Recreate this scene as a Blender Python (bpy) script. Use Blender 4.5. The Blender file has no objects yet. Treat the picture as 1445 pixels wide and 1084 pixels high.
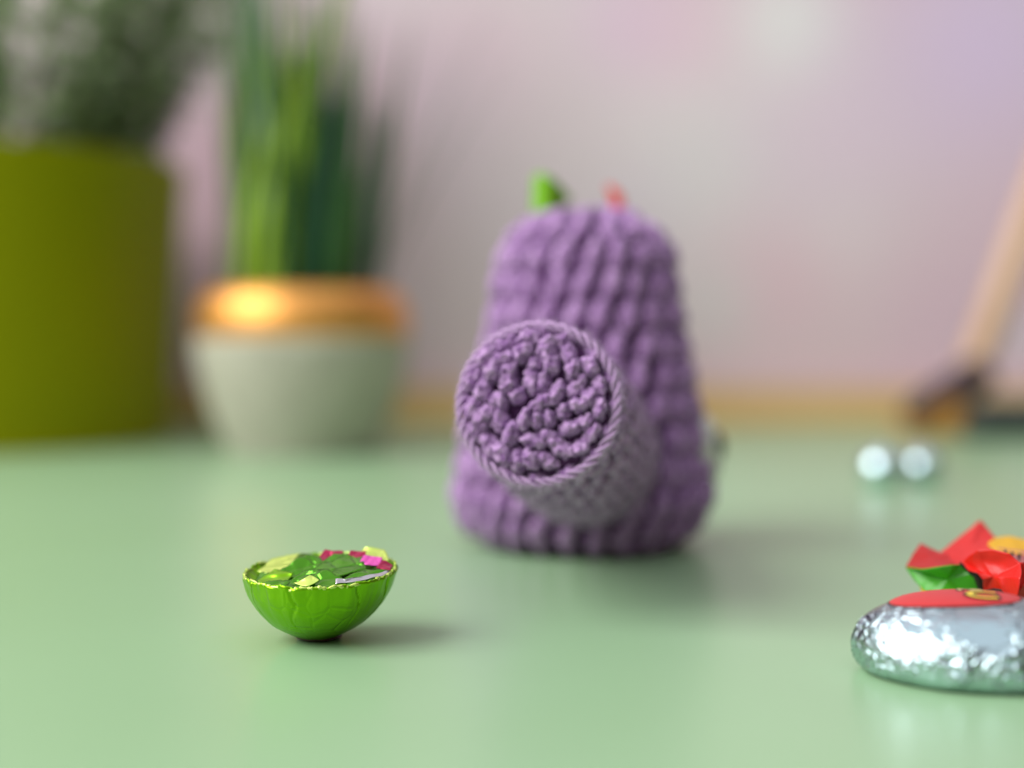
import bpy, bmesh, math, random
import numpy as np
from mathutils import Vector, Matrix, noise

random.seed(7)
rng = np.random.default_rng(7)
sc = bpy.context.scene
C = sc.collection
PI = math.pi

# ------------------------------------------------------------------ camera, world, lights, exposure
F = 2007.0                      # focal length in pixels of the 1445 px frame
CAM = Vector((0.0, 0.0, 0.059))
PITCH = math.atan(62.0 / F)     # looking slightly down
cd = bpy.data.cameras.new('camera')
cam = bpy.data.objects.new('camera', cd)
C.objects.link(cam)
cam.location = CAM
cam.rotation_euler = (PI / 2 - PITCH, 0, 0)
cd.sensor_width = 36.0
cd.lens = 36.0 * F / 1445.0
cd.clip_start = 0.01
cd.clip_end = 20
cd.dof.use_dof = True
cd.dof.focus_distance = 0.270
cd.dof.aperture_fstop = 4.3
cd.dof.aperture_blades = 0
sc.camera = cam

world = bpy.data.worlds.new('world')
sc.world = world
world.use_nodes = True
bg = world.node_tree.nodes['Background']
bg.inputs[0].default_value = (0.90, 0.93, 1.0, 1)
bg.inputs[1].default_value = 1.02

def area(name, loc, target, sx, sy, power, col):
    l = bpy.data.lights.new(name, 'AREA')
    l.shape = 'RECTANGLE'
    l.size, l.size_y, l.energy, l.color = sx, sy, power, col
    o = bpy.data.objects.new(name, l)
    o.location = loc
    o.rotation_euler = (Vector(target) - Vector(loc)).to_track_quat('-Z', 'Y').to_euler()
    C.objects.link(o)
    return o
# daylight through the two lights of the window in the left wall
area('window_daylight', (-1.22, -0.62, 1.12), (0.3, 0.10, 0.0), 0.78, 1.02, 22.0, (1.0, 0.98, 0.975))
area('window_daylight', (-1.22, 0.26, 1.12), (0.3, 0.30, 0.0), 0.78, 1.02, 22.0, (1.0, 0.98, 0.975))

sc.view_settings.view_transform = 'Standard'
sc.view_settings.look = 'None'
sc.view_settings.gamma = 1.0
sc.view_settings.use_curve_mapping = False
sc.view_settings.exposure = -0.08

# ------------------------------------------------------------------ helpers
cp, sp = math.cos(PITCH), math.sin(PITCH)
def at(px, py, d):
    """the point seen at pixel (px, py) at the distance d along the table"""
    x = (px - 722.5) / F
    v = -(py - 542.0) / F
    y = cp + v * sp
    z = -sp + v * cp
    t = d / y
    return Vector((CAM.x + x * t, d, CAM.z + z * t))

def srgb(r, g, b):
    f = lambda c: (c / 255 / 12.92) if c / 255 <= 0.04045 else ((c / 255 + 0.055) / 1.055) ** 2.4
    return (f(r), f(g), f(b), 1.0)

def mat(name, col, rough=0.5, metal=0.0, spec=0.5, sheen=0.0, sss=0.0, coat=0.0):
    m = bpy.data.materials.new(name)
    m.use_nodes = True
    b = m.node_tree.nodes['Principled BSDF']
    b.inputs['Base Color'].default_value = col
    b.inputs['Roughness'].default_value = rough
    b.inputs['Metallic'].default_value = metal
    b.inputs['Specular IOR Level'].default_value = spec
    b.inputs['Sheen Weight'].default_value = sheen
    b.inputs['Sheen Roughness'].default_value = 0.45
    b.inputs['Coat Weight'].default_value = coat
    if sss:
        b.inputs['Subsurface Weight'].default_value = sss
        b.inputs['Subsurface Scale'].default_value = 0.002
    return m

def nodes(m):
    return m.node_tree.nodes, m.node_tree.links, m.node_tree.nodes['Principled BSDF']

def noise_colour(m, c1, c2, scale, detail=3, lo=0.35, hi=0.65, rough=None):
    n, l, b = nodes(m)
    tc = n.new('ShaderNodeTexCoord')
    nz = n.new('ShaderNodeTexNoise')
    nz.inputs['Scale'].default_value = scale
    nz.inputs['Detail'].default_value = detail
    rp = n.new('ShaderNodeValToRGB')
    rp.color_ramp.elements[0].position = lo
    rp.color_ramp.elements[1].position = hi
    rp.color_ramp.elements[0].color = c1
    rp.color_ramp.elements[1].color = c2
    l.new(tc.outputs['Object'], nz.inputs['Vector'])
    l.new(nz.outputs['Fac'], rp.inputs['Fac'])
    l.new(rp.outputs['Color'], b.inputs['Base Color'])
    return nz

def bump(m, scale, dist, strength=1.0, detail=4, kind='noise'):
    n, l, b = nodes(m)
    tc = n.new('ShaderNodeTexCoord')
    if kind == 'voronoi':
        t = n.new('ShaderNodeTexVoronoi')
        t.feature = 'DISTANCE_TO_EDGE'
        t.inputs['Scale'].default_value = scale
        out = t.outputs['Distance']
    else:
        t = n.new('ShaderNodeTexNoise')
        t.inputs['Scale'].default_value = scale
        t.inputs['Detail'].default_value = detail
        out = t.outputs['Fac']
    bp = n.new('ShaderNodeBump')
    bp.inputs['Strength'].default_value = strength
    bp.inputs['Distance'].default_value = dist
    l.new(tc.outputs['Object'], t.inputs['Vector'])
    l.new(out, bp.inputs['Height'])
    l.new(bp.outputs['Normal'], b.inputs['Normal'])

def vcol_mat(name, rough, metal=0.0, spec=0.5):
    m = mat(name, (1, 1, 1, 1), rough, metal, spec)
    n, l, b = nodes(m)
    a = n.new('ShaderNodeVertexColor')
    a.layer_name = 'print'
    l.new(a.outputs['Color'], b.inputs['Base Color'])
    return m

def link(name, me, m=None, parent=None, smooth=True):
    o = bpy.data.objects.new(name, me)
    C.objects.link(o)
    if m is not None and not me.materials:
        me.materials.append(m)
    if parent is not None:
        o.parent = parent
        o.matrix_parent_inverse = Matrix.Translation(parent.location).inverted() if parent.type == 'EMPTY' else Matrix.Identity(4)
    if smooth and hasattr(me, 'shade_smooth'):
        me.shade_smooth()
    return o

def mesh(name, v, f, m=None, parent=None, smooth=True):
    me = bpy.data.meshes.new(name)
    me.from_pydata([tuple(p) for p in v], [], [tuple(q) for q in f])
    me.update()
    return link(name, me, m, parent, smooth)

def tag(o, label, cat=None, group=None, kind=None):
    if label: o['label'] = label
    if cat: o['category'] = cat
    if group: o['group'] = group
    if kind: o['kind'] = kind
    return o

def thing(name, loc, label, cat, group=None):
    o = bpy.data.objects.new(name, None)
    C.objects.link(o)
    o.location = loc
    o.empty_display_size = 0.01
    return tag(o, label, cat, group)

def lathe(profile, n=64, cx=0, cy=0, z0=0, close_bottom=True, close_top=True):
    v, f = [], []
    for r, z in profile:
        for i in range(n):
            a = 2 * PI * i / n
            v.append((cx + r * math.cos(a), cy + r * math.sin(a), z0 + z))
    for j in range(len(profile) - 1):
        for i in range(n):
            k = (i + 1) % n
            f.append((j * n + i, j * n + k, (j + 1) * n + k, (j + 1) * n + i))
    if close_bottom: f.append(tuple(reversed(range(n))))
    if close_top: f.append(tuple((len(profile) - 1) * n + i for i in range(n)))
    return v, f

def box(x0, y0, z0, x1, y1, z1):
    v = [(x, y, z) for z in (z0, z1) for y in (y0, y1) for x in (x0, x1)]
    f = [(0, 2, 3, 1), (4, 5, 7, 6), (0, 1, 5, 4), (2, 6, 7, 3), (0, 4, 6, 2), (1, 3, 7, 5)]
    return v, f

def smooth_profile(pts, k=6):
    """Catmull-Rom through (r, z) points"""
    out = []
    P = [pts[0]] + list(pts) + [pts[-1]]
    for i in range(1, len(P) - 2):
        p0, p1, p2, p3 = [np.array(q) for q in P[i - 1:i + 3]]
        for s in range(k):
            t = s / k
            q = 0.5 * ((2 * p1) + (-p0 + p2) * t + (2 * p0 - 5 * p1 + 4 * p2 - p3) * t * t + (-p0 + 3 * p1 - 3 * p2 + p3) * t ** 3)
            out.append((max(float(q[0]), 0.0), float(q[1])))
    out.append(tuple(pts[-1]))
    return out

def tube_path(path, rad, n=8, closed=False):
    """tube of varying radius along a list of Vectors"""
    v, f = [], []
    m = len(path)
    prev = None
    for i, p in enumerate(path):
        a = path[(i - 1) % m] if (closed or i > 0) else path[0]
        b = path[(i + 1) % m] if (closed or i < m - 1) else path[-1]
        t = (b - a).normalized()
        if prev is None:
            prev = t.orthogonal().normalized()
        u = (prev - t * prev.dot(t)).normalized()
        prev = u
        w = t.cross(u)
        r = rad[i] if hasattr(rad, '__len__') else rad
        for k in range(n):
            q = 2 * PI * k / n
            v.append(p + u * (math.cos(q) * r) + w * (math.sin(q) * r))
    last = m if closed else m - 1
    for i in range(last):
        for k in range(n):
            f.append((i * n + k, i * n + (k + 1) % n, ((i + 1) % m) * n + (k + 1) % n, ((i + 1) % m) * n + k))
    if not closed:
        f.append(tuple(reversed(range(n))))
        f.append(tuple((m - 1) * n + k for k in range(n)))
    return v, f

class Acc:
    def __init__(self): self.v, self.f = [], []
    def add(self, v, f):
        o = len(self.v)
        self.v.extend([tuple(p) for p in v])
        self.f.extend([tuple(i + o for i in q) for q in f])
    def build(self, name, m, parent=None, smooth=True):
        return mesh(name, self.v, self.f, m, parent, smooth)

def set_vcol(o, fn):
    me = o.data
    a = me.color_attributes.new('print', 'FLOAT_COLOR', 'POINT')
    for i, v in enumerate(me.vertices):
        a.data[i].color = fn(v.co)

# ------------------------------------------------------------------ the setting
BACK = 1.0
m_table = mat('pale_green_lacquer', srgb(163, 196, 148), 0.30, 0, 0.42)
noise_colour(m_table, srgb(148, 184, 140), srgb(152, 188, 146), 5.0)
n_, l_, b_ = nodes(m_table)
v, f = box(-0.9, -0.45, -0.03, 0.9, BACK - 0.002, 0.0)
table = mesh('table', v, f, m_table, None, False)
bv = table.modifiers.new('edge', 'BEVEL'); bv.width = 0.002; bv.segments = 2
tag(table, 'pale green glossy table top that everything stands on', 'table')
table.location.z = 0
m_leg = mat('table_leg_white', srgb(215, 215, 210), 0.5)
for sx in (-0.84, 0.84):
    for sy in (-0.39, 0.93):
        v, f = box(sx - 0.03, sy - 0.03, -0.75, sx + 0.03, sy + 0.03, -0.03)
        mesh('leg', v, f, m_leg, table, False)

m_floor = mat('floor_wood', srgb(150, 120, 95), 0.5)
noise_colour(m_floor, srgb(140, 108, 82), srgb(168, 136, 108), 3)
v, f = box(-1.4, -1.4, -0.80, 1.6, BACK + 0.1, -0.75)
tag(mesh('floor', v, f, m_floor, None, False), None, kind='structure')

# back wall with a soft printed paper: pale green, pink and lavender clouds
def wall_col(co):
    n1 = noise.noise(Vector((co.x * 5.2 + 3, co.z * 5.2, 0.3)))
    n2 = noise.noise(Vector((co.x * 9.5, co.z * 9.5 + 7, 4.1)))
    base = np.array([194, 181, 184.0])
    pink = np.array([197, 170, 178.0]); green = np.array([192, 194, 187.0]); lav = np.array([193, 178, 197.0])
    c = base.copy()
    c = c + (pink - base) * min(1, max(0, n1 * 1.6)) + (green - base) * min(1, max(0, -n1 * 1.6)) + (lav - base) * max(0, n2) * 0.6
    # the cloud shapes of the paper
    for (px, py, r, col, k) in BLOBS:
        p = at(px, py, BACK)
        d2 = ((co.x - p.x) ** 2 + (co.z - p.z) ** 2) / (r * 0.0005) ** 2
        w = k * math.exp(-d2)
        c = c + (np.array(col, float) - c) * w
    return srgb(*[float(max(0, min(255, q * k_))) for q, k_ in zip(c, (1.145, 1.105, 1.14))])
BLOBS = [(1110, 35, 95, (206, 214, 205), .9), (960, 150, 110, (200, 201, 196), .8), (1010, 270, 110, (197, 200, 194), .8),
         (1180, 340, 60, (200, 203, 197), .8), (1090, 410, 110, (202, 176, 182), .8), (950, 50, 90, (203, 181, 189), .7),
         (1190, 190, 110, (200, 186, 197), .6), (1400, 60, 170, (194, 180, 203), .9), (700, 180, 150, (190, 183, 182), .6),
         (680, 60, 110, (194, 175, 181), .6), (640, 420, 120, (184, 174, 170), .5), (1010, 430, 60, (192, 196, 190), .7),
         (1330, 440, 110, (193, 172, 182), .7), (1440, 480, 40, (186, 188, 190), .8), (880, 30, 70, (196, 175, 192), .5),
         (270, 60, 80, (190, 192, 184), .7), (1230, 500, 200, (196, 175, 178), .5)]
nx, nz = 220, 130
x0, x1, z0_, z1_ = -1.3, 1.5, -0.8, 1.6
v = [(x0 + (x1 - x0) * i / nx, BACK, z0_ + (z1_ - z0_) * j / nz) for j in range(nz + 1) for i in range(nx + 1)]
f = [(j * (nx + 1) + i, j * (nx + 1) + i + 1, (j + 1) * (nx + 1) + i + 1, (j + 1) * (nx + 1) + i) for j in range(nz) for i in range(nx)]
m_wall = vcol_mat('clouded_wallpaper', 0.75, 0, 0.2)
wb = mesh('wall_back', v, f, m_wall, None, False)
set_vcol(wb, wall_col)
sd = wb.modifiers.new('thick', 'SOLIDIFY'); sd.thickness = 0.04; sd.offset = -1
tag(wb, None, kind='structure')

# wooden strip along the foot of the wall
def rail_col(co):
    n1 = noise.noise(Vector((co.x * 9, 0, co.z * 60))) * 0.5 + 0.5
    n2 = noise.noise(Vector((co.x * 16 + 4, 2, co.z * 25))) * 0.5 + 0.5
    a = np.array([206, 160, 108.0]); b = np.array([186, 162, 92.0]); c = np.array([205, 172, 140.0])
    q = a * (1 - n1) + b * n1
    q = q * (1 - n2 * 0.6) + c * n2 * 0.6
    h = min(1, max(0, (co.z - 0.014) / 0.012))
    q = q * (1 - h * .6) + np.array([200, 170, 150]) * h * .6
    return srgb(*[min(255, float(e) * 1.14) for e in q])
nx, nz = 200, 6
v, f = [], []
for j in range(nz + 1):
    for i in range(nx + 1):
        v.append((-0.9 + 1.8 * i / nx, BACK - 0.016, 0.0004 + 0.027 * j / nz))
for j in range(nz):
    for i in range(nx):
        f.append((j * (nx + 1) + i, j * (nx + 1) + i + 1, (j + 1) * (nx + 1) + i + 1, (j + 1) * (nx + 1) + i))
m_rail = vcol_mat('light_wood_strip', 0.5)
rail = mesh('trim_1', v, f, m_rail, None, False)
set_vcol(rail, rail_col)
sd = rail.modifiers.new('thick', 'SOLIDIFY'); sd.thickness = 0.011; sd.offset = -1
tag(rail, None, kind='structure')

# left wall with the window opening, right wall
m_side = mat('side_wall', srgb(205, 198, 196), 0.8)
a = Acc()
xl = -1.3
a.add(*box(xl - 0.05, -1.4, -0.75, xl, BACK, 0.54))
a.add(*box(xl - 0.05, -1.4, 1.66, xl, BACK, 1.8))
a.add(*box(xl - 0.05, -1.4, 0.54, xl, -1.05, 1.66))
a.add(*box(xl - 0.05, 0.69, 0.54, xl, BACK, 1.66))
tag(a.build('wall_left', m_side, None, False), None, kind='structure')
m_right = mat('right_wall', srgb(84, 66, 60), 0.8)
v, f = box(1.5, -1.4, -0.75, 1.55, BACK, 1.6)
tag(mesh('wall_right', v, f, m_right, None, False), None, kind='structure')
v, f = box(-1.35, -1.45, -0.75, 1.55, -1.4, 1.6)
tag(mesh('fill_block_wall', v, f, mat('fill_block_paint', srgb(128, 118, 114), 0.8), None, False), None, kind='structure')  # unseen wall behind the camera, added to cut the fill light
m_white = mat('window_paint', srgb(230, 230, 228), 0.4)
a = Acc()
for (y0, y1, z0, z1) in ((-1.05, 0.69, 0.54, 0.58), (-1.05, 0.69, 1.62, 1.66), (-1.05, -1.01, .54, 1.66), (.65, .69, .54, 1.66), (-0.21, -0.15, .54, 1.66)):
    a.add(*box(xl - 0.04, y0, z0, xl + 0.01, y1, z1))
win = a.build('window_1', m_white, None, False)
tag(win, None, kind='structure')

# ------------------------------------------------------------------ yarn tools
ico = {}
def ico_t(s):
    if s not in ico:
        bm = bmesh.new()
        bmesh.ops.create_icosphere(bm, subdivisions=s, radius=1.0)
        ico[s] = (np.array([q.co[:] for q in bm.verts]), [tuple(x.index for x in q.verts) for q in bm.faces])
        bm.free()
    return ico[s]

class Lobes:
    """fat loops of soft yarn"""
    def __init__(self): self.v, self.f, self.n, self.k = [], [], [], 0
    def add(self, c, u, w, nrm, lu, lw, ln, sub=2, rough=0.12, freq=900.0, bend=0.0, ply=0.0):
        S, Fc = ico_t(sub)
        P = S.copy()
        # squarish capsule along u
        P[:, 0] = np.sign(P[:, 0]) * np.abs(P[:, 0]) ** 0.85
        if ply:      # two plies twisted round each other
            ang = P[:, 0] * 2.6
            g = 1 - ply * np.abs(np.sin(np.arctan2(P[:, 2], P[:, 1]) + ang)) ** 6
            P[:, 1] *= g; P[:, 2] *= g
        c, u, w, nrm = [np.array(q) for q in (c, u, w, nrm)]
        X = c + np.outer(P[:, 0] * lu, u) + np.outer(P[:, 1] * lw + bend * (P[:, 0] ** 2) * lw, w) + np.outer(P[:, 2] * ln, nrm)
        D = S
        Nn = np.outer(D[:, 0] / max(lu, 1e-6), u) + np.outer(D[:, 1] / lw, w) + np.outer(D[:, 2] / ln, nrm)
        Nn /= np.linalg.norm(Nn, axis=1)[:, None]
        base = min(lu, lw, ln)
        for i in range(len(X)):
            q = Vector(X[i]) * freq
            X[i] += Nn[i] * (noise.noise(q) * rough + noise.noise(q * 2.3) * rough * 0.5) * base * 1.6
        self.v.append(X); self.n.append(Nn)
        self.f.extend([tuple(j + self.k for j in t) for t in Fc])
        self.k += len(X)
    def build(self, name, m, parent):
        return mesh(name, np.vstack(self.v), self.f, m, parent)
    def cloud(self):
        return np.vstack(self.v), np.vstack(self.n)

def fuzz(P, N, count, length, width, keep=None, curl=0.7):
    v, f = [], []
    idx = rng.integers(0, len(P), count)
    for i in idx:
        p, n = P[i], N[i]
        if keep is not None and not keep(p, n): continue
        L = length * rng.uniform(0.5, 1.3)
        d = n + rng.normal(0, 0.55, 3); d /= np.linalg.norm(d)
        side = np.cross(d, rng.normal(0, 1, 3)); side /= np.linalg.norm(side)
        k = len(v)
        q = p - n * 0.0002
        segs = 3
        for s in range(segs + 1):
            wd = width * (1 - 0.6 * s / segs)
            v.append(q - side * wd * .5); v.append(q + side * wd * .5)
            d = d + rng.normal(0, curl * 0.5, 3); d /= np.linalg.norm(d)
            q = q + d * L / segs
        for s in range(segs):
            a0 = k + 2 * s
            f.append((a0, a0 + 1, a0 + 3, a0 + 2))
    return v, f

YARN = srgb(170, 130, 184)
m_yarn = mat('lilac_chenille_yarn', YARN, 0.85, 0, 0.15, sheen=0.35)
noise_colour(m_yarn, srgb(136, 94, 152), srgb(202, 162, 212), 620, 3)
bump(m_yarn, 2600, 0.0004, 0.7, 3)
m_crevice = mat('lilac_yarn_crevice_shade', srgb(96, 62, 104), 0.95, 0, 0.05)  # same yarn, darkened so crevice shade between stitches is in the colour
m_fuzz = mat('lilac_yarn_fuzz', srgb(186, 150, 198), 0.85, 0, 0.1, sheen=0.1)
m_halo = mat('pale_yarn_fuzz', srgb(214, 192, 220), 0.8, 0, 0.2)

# ------------------------------------------------------------------ the crocheted toy
BX, BY = (820 - 722.5) / F * 0.41, 0.41
prof = smooth_profile([(0.0, 0.0006), (0.020, 0.0008), (0.0285, 0.0025), (0.0348, 0.008), (0.0368, 0.017), (0.0340, 0.032),
                       (0.0312, 0.047), (0.0280, 0.062), (0.0260, 0.074), (0.0250, 0.081), (0.0225, 0.0875), (0.0165, 0.0925),
                       (0.009, 0.0950), (0.0, 0.0956)], 5)
toy = thing('crocheted_toy', (BX, BY, 0), 'lilac crocheted toy of chenille yarn with a thick tube pointing forward, seen from behind', 'toy')
shrink = 0.0016
def lean_x(z): return 0.0014 * min(1.0, max(0.0, z) / 0.08)
v, f = lathe([(max(r - shrink, 0.0001), z if z < .002 else z - shrink * (z / .0958)) for r, z in prof], 72, BX, BY)
v = [(p[0] + lean_x(p[2]), p[1], p[2]) for p in v]
body = mesh('body', v, f, m_crevice, toy)

# tail tube
D = at(757, 567, 0.292)
Bp = at(830, 643, 0.385)
ax = (D - Bp).normalized()              # points to the camera
uu = Vector((0, 0, 1)).cross(ax).normalized() * 1.0
uu = ax.cross(Vector((0, 0, 1))).normalized()   # image right or left
if uu.x < 0: uu = -uu
vv = ax.cross(uu).normalized()
if vv.z < 0: vv = -vv
TL = (D - Bp).length
TR = 0.0158

# body stitches: arc-length rows
pr = np.array(prof)
seg = np.sqrt(((pr[1:] - pr[:-1]) ** 2).sum(1))
S_ = np.concatenate([[0], np.cumsum(seg)])
LB = Lobes()
row_h = 0.0084
s0 = float(S_[np.argmin(abs(pr[:, 0] - 0.0275) + (pr[:, 1] > .02) * 1)])
nrow = int((S_[-1] - s0 - 0.004) / row_h)
row_h = (S_[-1] - s0 - 0.004) / nrow
for j in range(nrow + 1):
    s = s0 + j * row_h
    r = float(np.interp(s, S_, pr[:, 0])); z = float(np.interp(s, S_, pr[:, 1]))
    r2 = float(np.interp(s + .001, S_, pr[:, 0])); z2 = float(np.interp(s + .001, S_, pr[:, 1]))
    dr, dz = r2 - r, z2 - z
    L = math.hypot(dr, dz) or 1; dr /= L; dz /= L
    cnt = max(5, int(round(2 * PI * r / 0.0078)))
    for i in range(cnt):
        th = 2 * PI * (i + 0.5 * (j % 2) + 0.12 * j + random.uniform(-.12, .12)) / cnt
        ct, st = math.cos(th), math.sin(th)
        rad = np.array([ct, st, 0.0]); tan = np.array([-st, ct, 0.0])
        up = np.array([ct * dr, st * dr, dz])
        nrm = np.array([ct * dz, st * dz, -dr])
        zz = z + random.uniform(-.0004, .0004)
        c = np.array([BX + lean_x(zz), BY, zz]) + rad * r - nrm * 0.0014
        wdt = 2 * PI * r / cnt
        lean = 0.30 + random.uniform(-.12, .12)
        u = up * math.cos(lean) + tan * math.sin(lean)
        w = tan * math.cos(lean) - up * math.sin(lean)
        LB.add(c - tan * wdt * 0.06 + nrm * .0004, u, w, nrm, row_h * random.uniform(.54, .62), wdt * random.uniform(.33, .40), 0.0029 * random.uniform(.9, 1.15), 2, 0.16, 700, ply=0.12)
        lean = -0.55
        u = up * math.cos(lean) + tan * math.sin(lean)
        w = tan * math.cos(lean) - up * math.sin(lean)
        LB.add(c + tan * wdt * 0.34 - nrm * .0014 - up * row_h * .1, u, w, nrm, row_h * 0.42, wdt * .17, 0.0016, 2, 0.16, 700)
bs = LB.build('yarn_stitch', m_yarn, body)
tag(bs, None, kind='stuff')
P, N = LB.cloud()
v, f = fuzz(P, N, 7000, 0.0024, 0.00006, keep=lambda p, n: n[1] < 0.5)
tag(mesh('yarn_fuzz', v, f, m_fuzz, body), None, kind='stuff')

# tail: core tube, stitches in rings along it
tail_prof = [(TR * 1.22 - .0012, 0.0), (TR * 1.22 - .0012, TL * 0.35), (TR * 1.13 - .0012, TL * .7), (TR - .0010, TL - 0.004), (TR * 0.9 - .001, TL - 0.0034), (0.0001, TL - 0.0030)]
def tframe(r, th, s):
    return Bp + ax * s + uu * (r * math.cos(th)) + vv * (r * math.sin(th))
v, f = [], []
for r, s in tail_prof:
    for i in range(48):
        v.append(tframe(r, 2 * PI * i / 48, s))
for j in range(len(tail_prof) - 1):
    for i in range(48):
        k = (i + 1) % 48
        f.append((j * 48 + i, j * 48 + k, (j + 1) * 48 + k, (j + 1) * 48 + i))
f.append(tuple((len(tail_prof) - 1) * 48 + i for i in range(48)))
tail = mesh('tail', v, f, m_crevice, toy)
LT = Lobes()
nr = 12
for j in range(nr):
    s = TL * (j + 0.5) / nr - 0.002
    r = float(np.interp(s, [0, TL * .35, TL * .7, TL], [TR * 1.22, TR * 1.22, TR * 1.13, TR])) - 0.0008
    cnt = 16
    for i in range(cnt):
        th = 2 * PI * (i + 0.5 * (j % 2) + random.uniform(-.08, .08)) / cnt
        nrm = uu * math.cos(th) + vv * math.sin(th)
        tan = -uu * math.sin(th) + vv * math.cos(th)
        c = tframe(r, th, s)
        wdt = 2 * PI * r / cnt
        for sgn in (-1, 1):
            lean = 0.35 * sgn + random.uniform(-.12, .12)
            u = ax * math.cos(lean) + tan * math.sin(lean)
            w = tan * math.cos(lean) - ax * math.sin(lean)
            LT.add(c + tan * (sgn * wdt * .23), u, w, nrm, TL / nr * .6, wdt * .27, .0017, 2, .12, 700, ply=.2)
tag(LT.build('yarn_stitch', m_yarn, tail), None, kind='stuff')
P, N = LT.cloud()
v, f = fuzz(P, N, 3500, 0.0018, 0.00004)
tag(mesh('yarn_fuzz', v, f, m_fuzz, tail), None, kind='stuff')

# tail tip: individually laid loops on the closed end, read off the photograph
# (x, y, half length, half width, angle deg) in units of a 1084 px wide view, centre (528, 530), radius 480
tip = tframe(0, 0, TL - 0.0016)
KS = TR / 480.0
LOOPS = [(300, 262, 85, 42, 18), (425, 215, 80, 45, 48), (575, 190, 95, 54, 95), (610, 290, 70, 45, 100), (716, 230, 90, 42, 108),
         (745, 315, 65, 40, 70), (340, 410, 62, 52, 140), (400, 480, 60, 46, 60), (490, 395, 92, 44, 98), (560, 400, 85, 38, 82),
         (285, 530, 58, 52, 20), (295, 640, 85, 46, 100), (370, 725, 80, 48, 78), (455, 640, 75, 36, 75), (535, 640, 62, 34, 92),
         (605, 625, 62, 36, 95), (650, 470, 90, 42, 62), (575, 520, 62, 40, 30), (775, 420, 100, 42, 58), (850, 490, 72, 44, 55),
         (790, 545, 70, 40, 10), (745, 680, 85, 42, 25), (830, 640, 60, 40, 60), (690, 580, 62, 40, 80), (620, 755, 90, 40, -30),
         (510, 770, 90, 42, -15), (700, 820, 75, 42, -12), (160, 680, 95, 48, 70), (235, 790, 100, 46, -62), (320, 860, 90, 44, -60),
         (415, 900, 85, 44, 85), (500, 880, 75, 42, -70), (590, 880, 85, 42, -25), (180, 460, 80, 46, 95), (125, 570, 80, 44, 80),
         (240, 330, 70, 44, 55), (215, 600, 60, 44, 110), (340, 330, 60, 38, 25), (500, 290, 50, 40, 110), (660, 150, 60, 40, 20),
         (470, 130, 80, 44, 10), (330, 170, 85, 44, 25), (210, 240, 85, 44, 50), (130, 370, 85, 42, 75), (845, 300, 75, 42, 120),
         (900, 420, 80, 38, 100), (910, 560, 80, 38, 90), (870, 700, 75, 40, 70), (800, 800, 70, 38, 40), (450, 500, 50, 36, 30),
         (520, 560, 48, 36, -20)]
LD = Lobes()
DONE = []
for (x, y, hl, hw, a) in LOOPS:
    if any(math.hypot(x - p, y - q) < 66 for p, q in DONE): continue
    DONE.append((x, y))
    dx, dy = (x - 528) * KS, -(y - 530) * KS
    rr = math.hypot(dx, dy) / TR
    a = math.radians(a)
    dep = -0.0014 * rr * rr + random.uniform(-.0007, .0007)
    n0 = (ax + (uu * dx + vv * dy) * (0.9 * rr * rr / TR)).normalized()
    u0 = uu * math.cos(a) + vv * math.sin(a)
    u0 = (u0 - n0 * u0.dot(n0)).normalized()
    w0 = n0.cross(u0)
    c = tip + uu * dx + vv * dy + ax * dep
    LD.add(c, u0, w0, n0, hl * KS * 1.0, hw * KS * 1.20, 0.0028, 4, 0.26, 1050, bend=random.uniform(-.25, .25), ply=0.14)
ts = LD.build('tail_tip', m_yarn, tail)
tag(ts, None, kind='stuff')
P, N = LD.cloud()
v, f = fuzz(P, N, 5000, 0.0009, 0.000035, keep=lambda p, n: Vector(n).dot(ax) > 0.1)
tag(mesh('yarn_fuzz', v, f, m_fuzz, tail), None, kind='stuff')
# braided rim around the closed end
A = Acc(); RP, RN = [], []
for ph in (0, 2.1, 4.2):
    path = []
    for i in range(360):
        th = 2 * PI * i / 360
        w = 14 * th + ph
        rad = TR + 0.0006 + 0.0007 * math.sin(w) + 0.0003 * noise.noise(Vector((math.cos(th) * 3, math.sin(th) * 3, ph)))
        p = tframe(rad, th, TL - 0.0024 + 0.0007 * math.cos(w))
        path.append(p)
        RP.append(p); RN.append(uu * math.cos(th) + vv * math.sin(th) + ax * random.uniform(-.6, .8))
    A.add(*tube_path(path, 0.00042, 8, True))
m_rim = mat('pale_yarn_edge', srgb(196, 160, 205), 0.85, 0, 0.15, sheen=0.4)
bump(m_rim, 2600, 0.0003, 0.6, 3)
tag(A.build('yarn_rim', m_rim, tail), 'pale braided rim around the tube end')
RP = np.array([tuple(p) for p in RP]); RN = np.array([tuple(Vector(p).normalized()) for p in RN])
v, f = fuzz(RP, RN, 7000, 0.0020, 0.00004, curl=1.1)
tag(mesh('yarn_fuzz', v, f, m_halo, tail), None, kind='stuff')

# eye on the right flank, seen almost edge-on
m_eye = mat('white_eye_felt', srgb(236, 236, 226), 0.6)
m_pup = mat('black_pupil', srgb(18, 20, 22), 0.15)
ec = at(999, 632, 0.408)
en = Vector((0.93, -0.33, 0.15)).normalized()
e1 = en.orthogonal().normalized(); e2 = en.cross(e1)
def dome(c, n, e1, e2, R, H, base=0.001):
    prof_ = [(R, -base), (R * 1.0, 0.0), (R * .97, H * .3), (R * .85, H * .6), (R * .6, H * .86), (R * .3, H * .97), (0.00005, H)]
    v, f = [], []
    for r, s in prof_:
        for i in range(40):
            t = 2 * PI * i / 40
            v.append(c + e1 * (r * math.cos(t)) + e2 * (r * math.sin(t)) + n * s)
    for j in range(len(prof_) - 1):
        for i in range(40):
            k = (i + 1) % 40
            f.append((j * 40 + i, j * 40 + k, (j + 1) * 40 + k, (j + 1) * 40 + i))
    f.append(tuple(reversed(range(40))))
    f.append(tuple((len(prof_) - 1) * 40 + i for i in range(40)))
    return v, f
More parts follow.
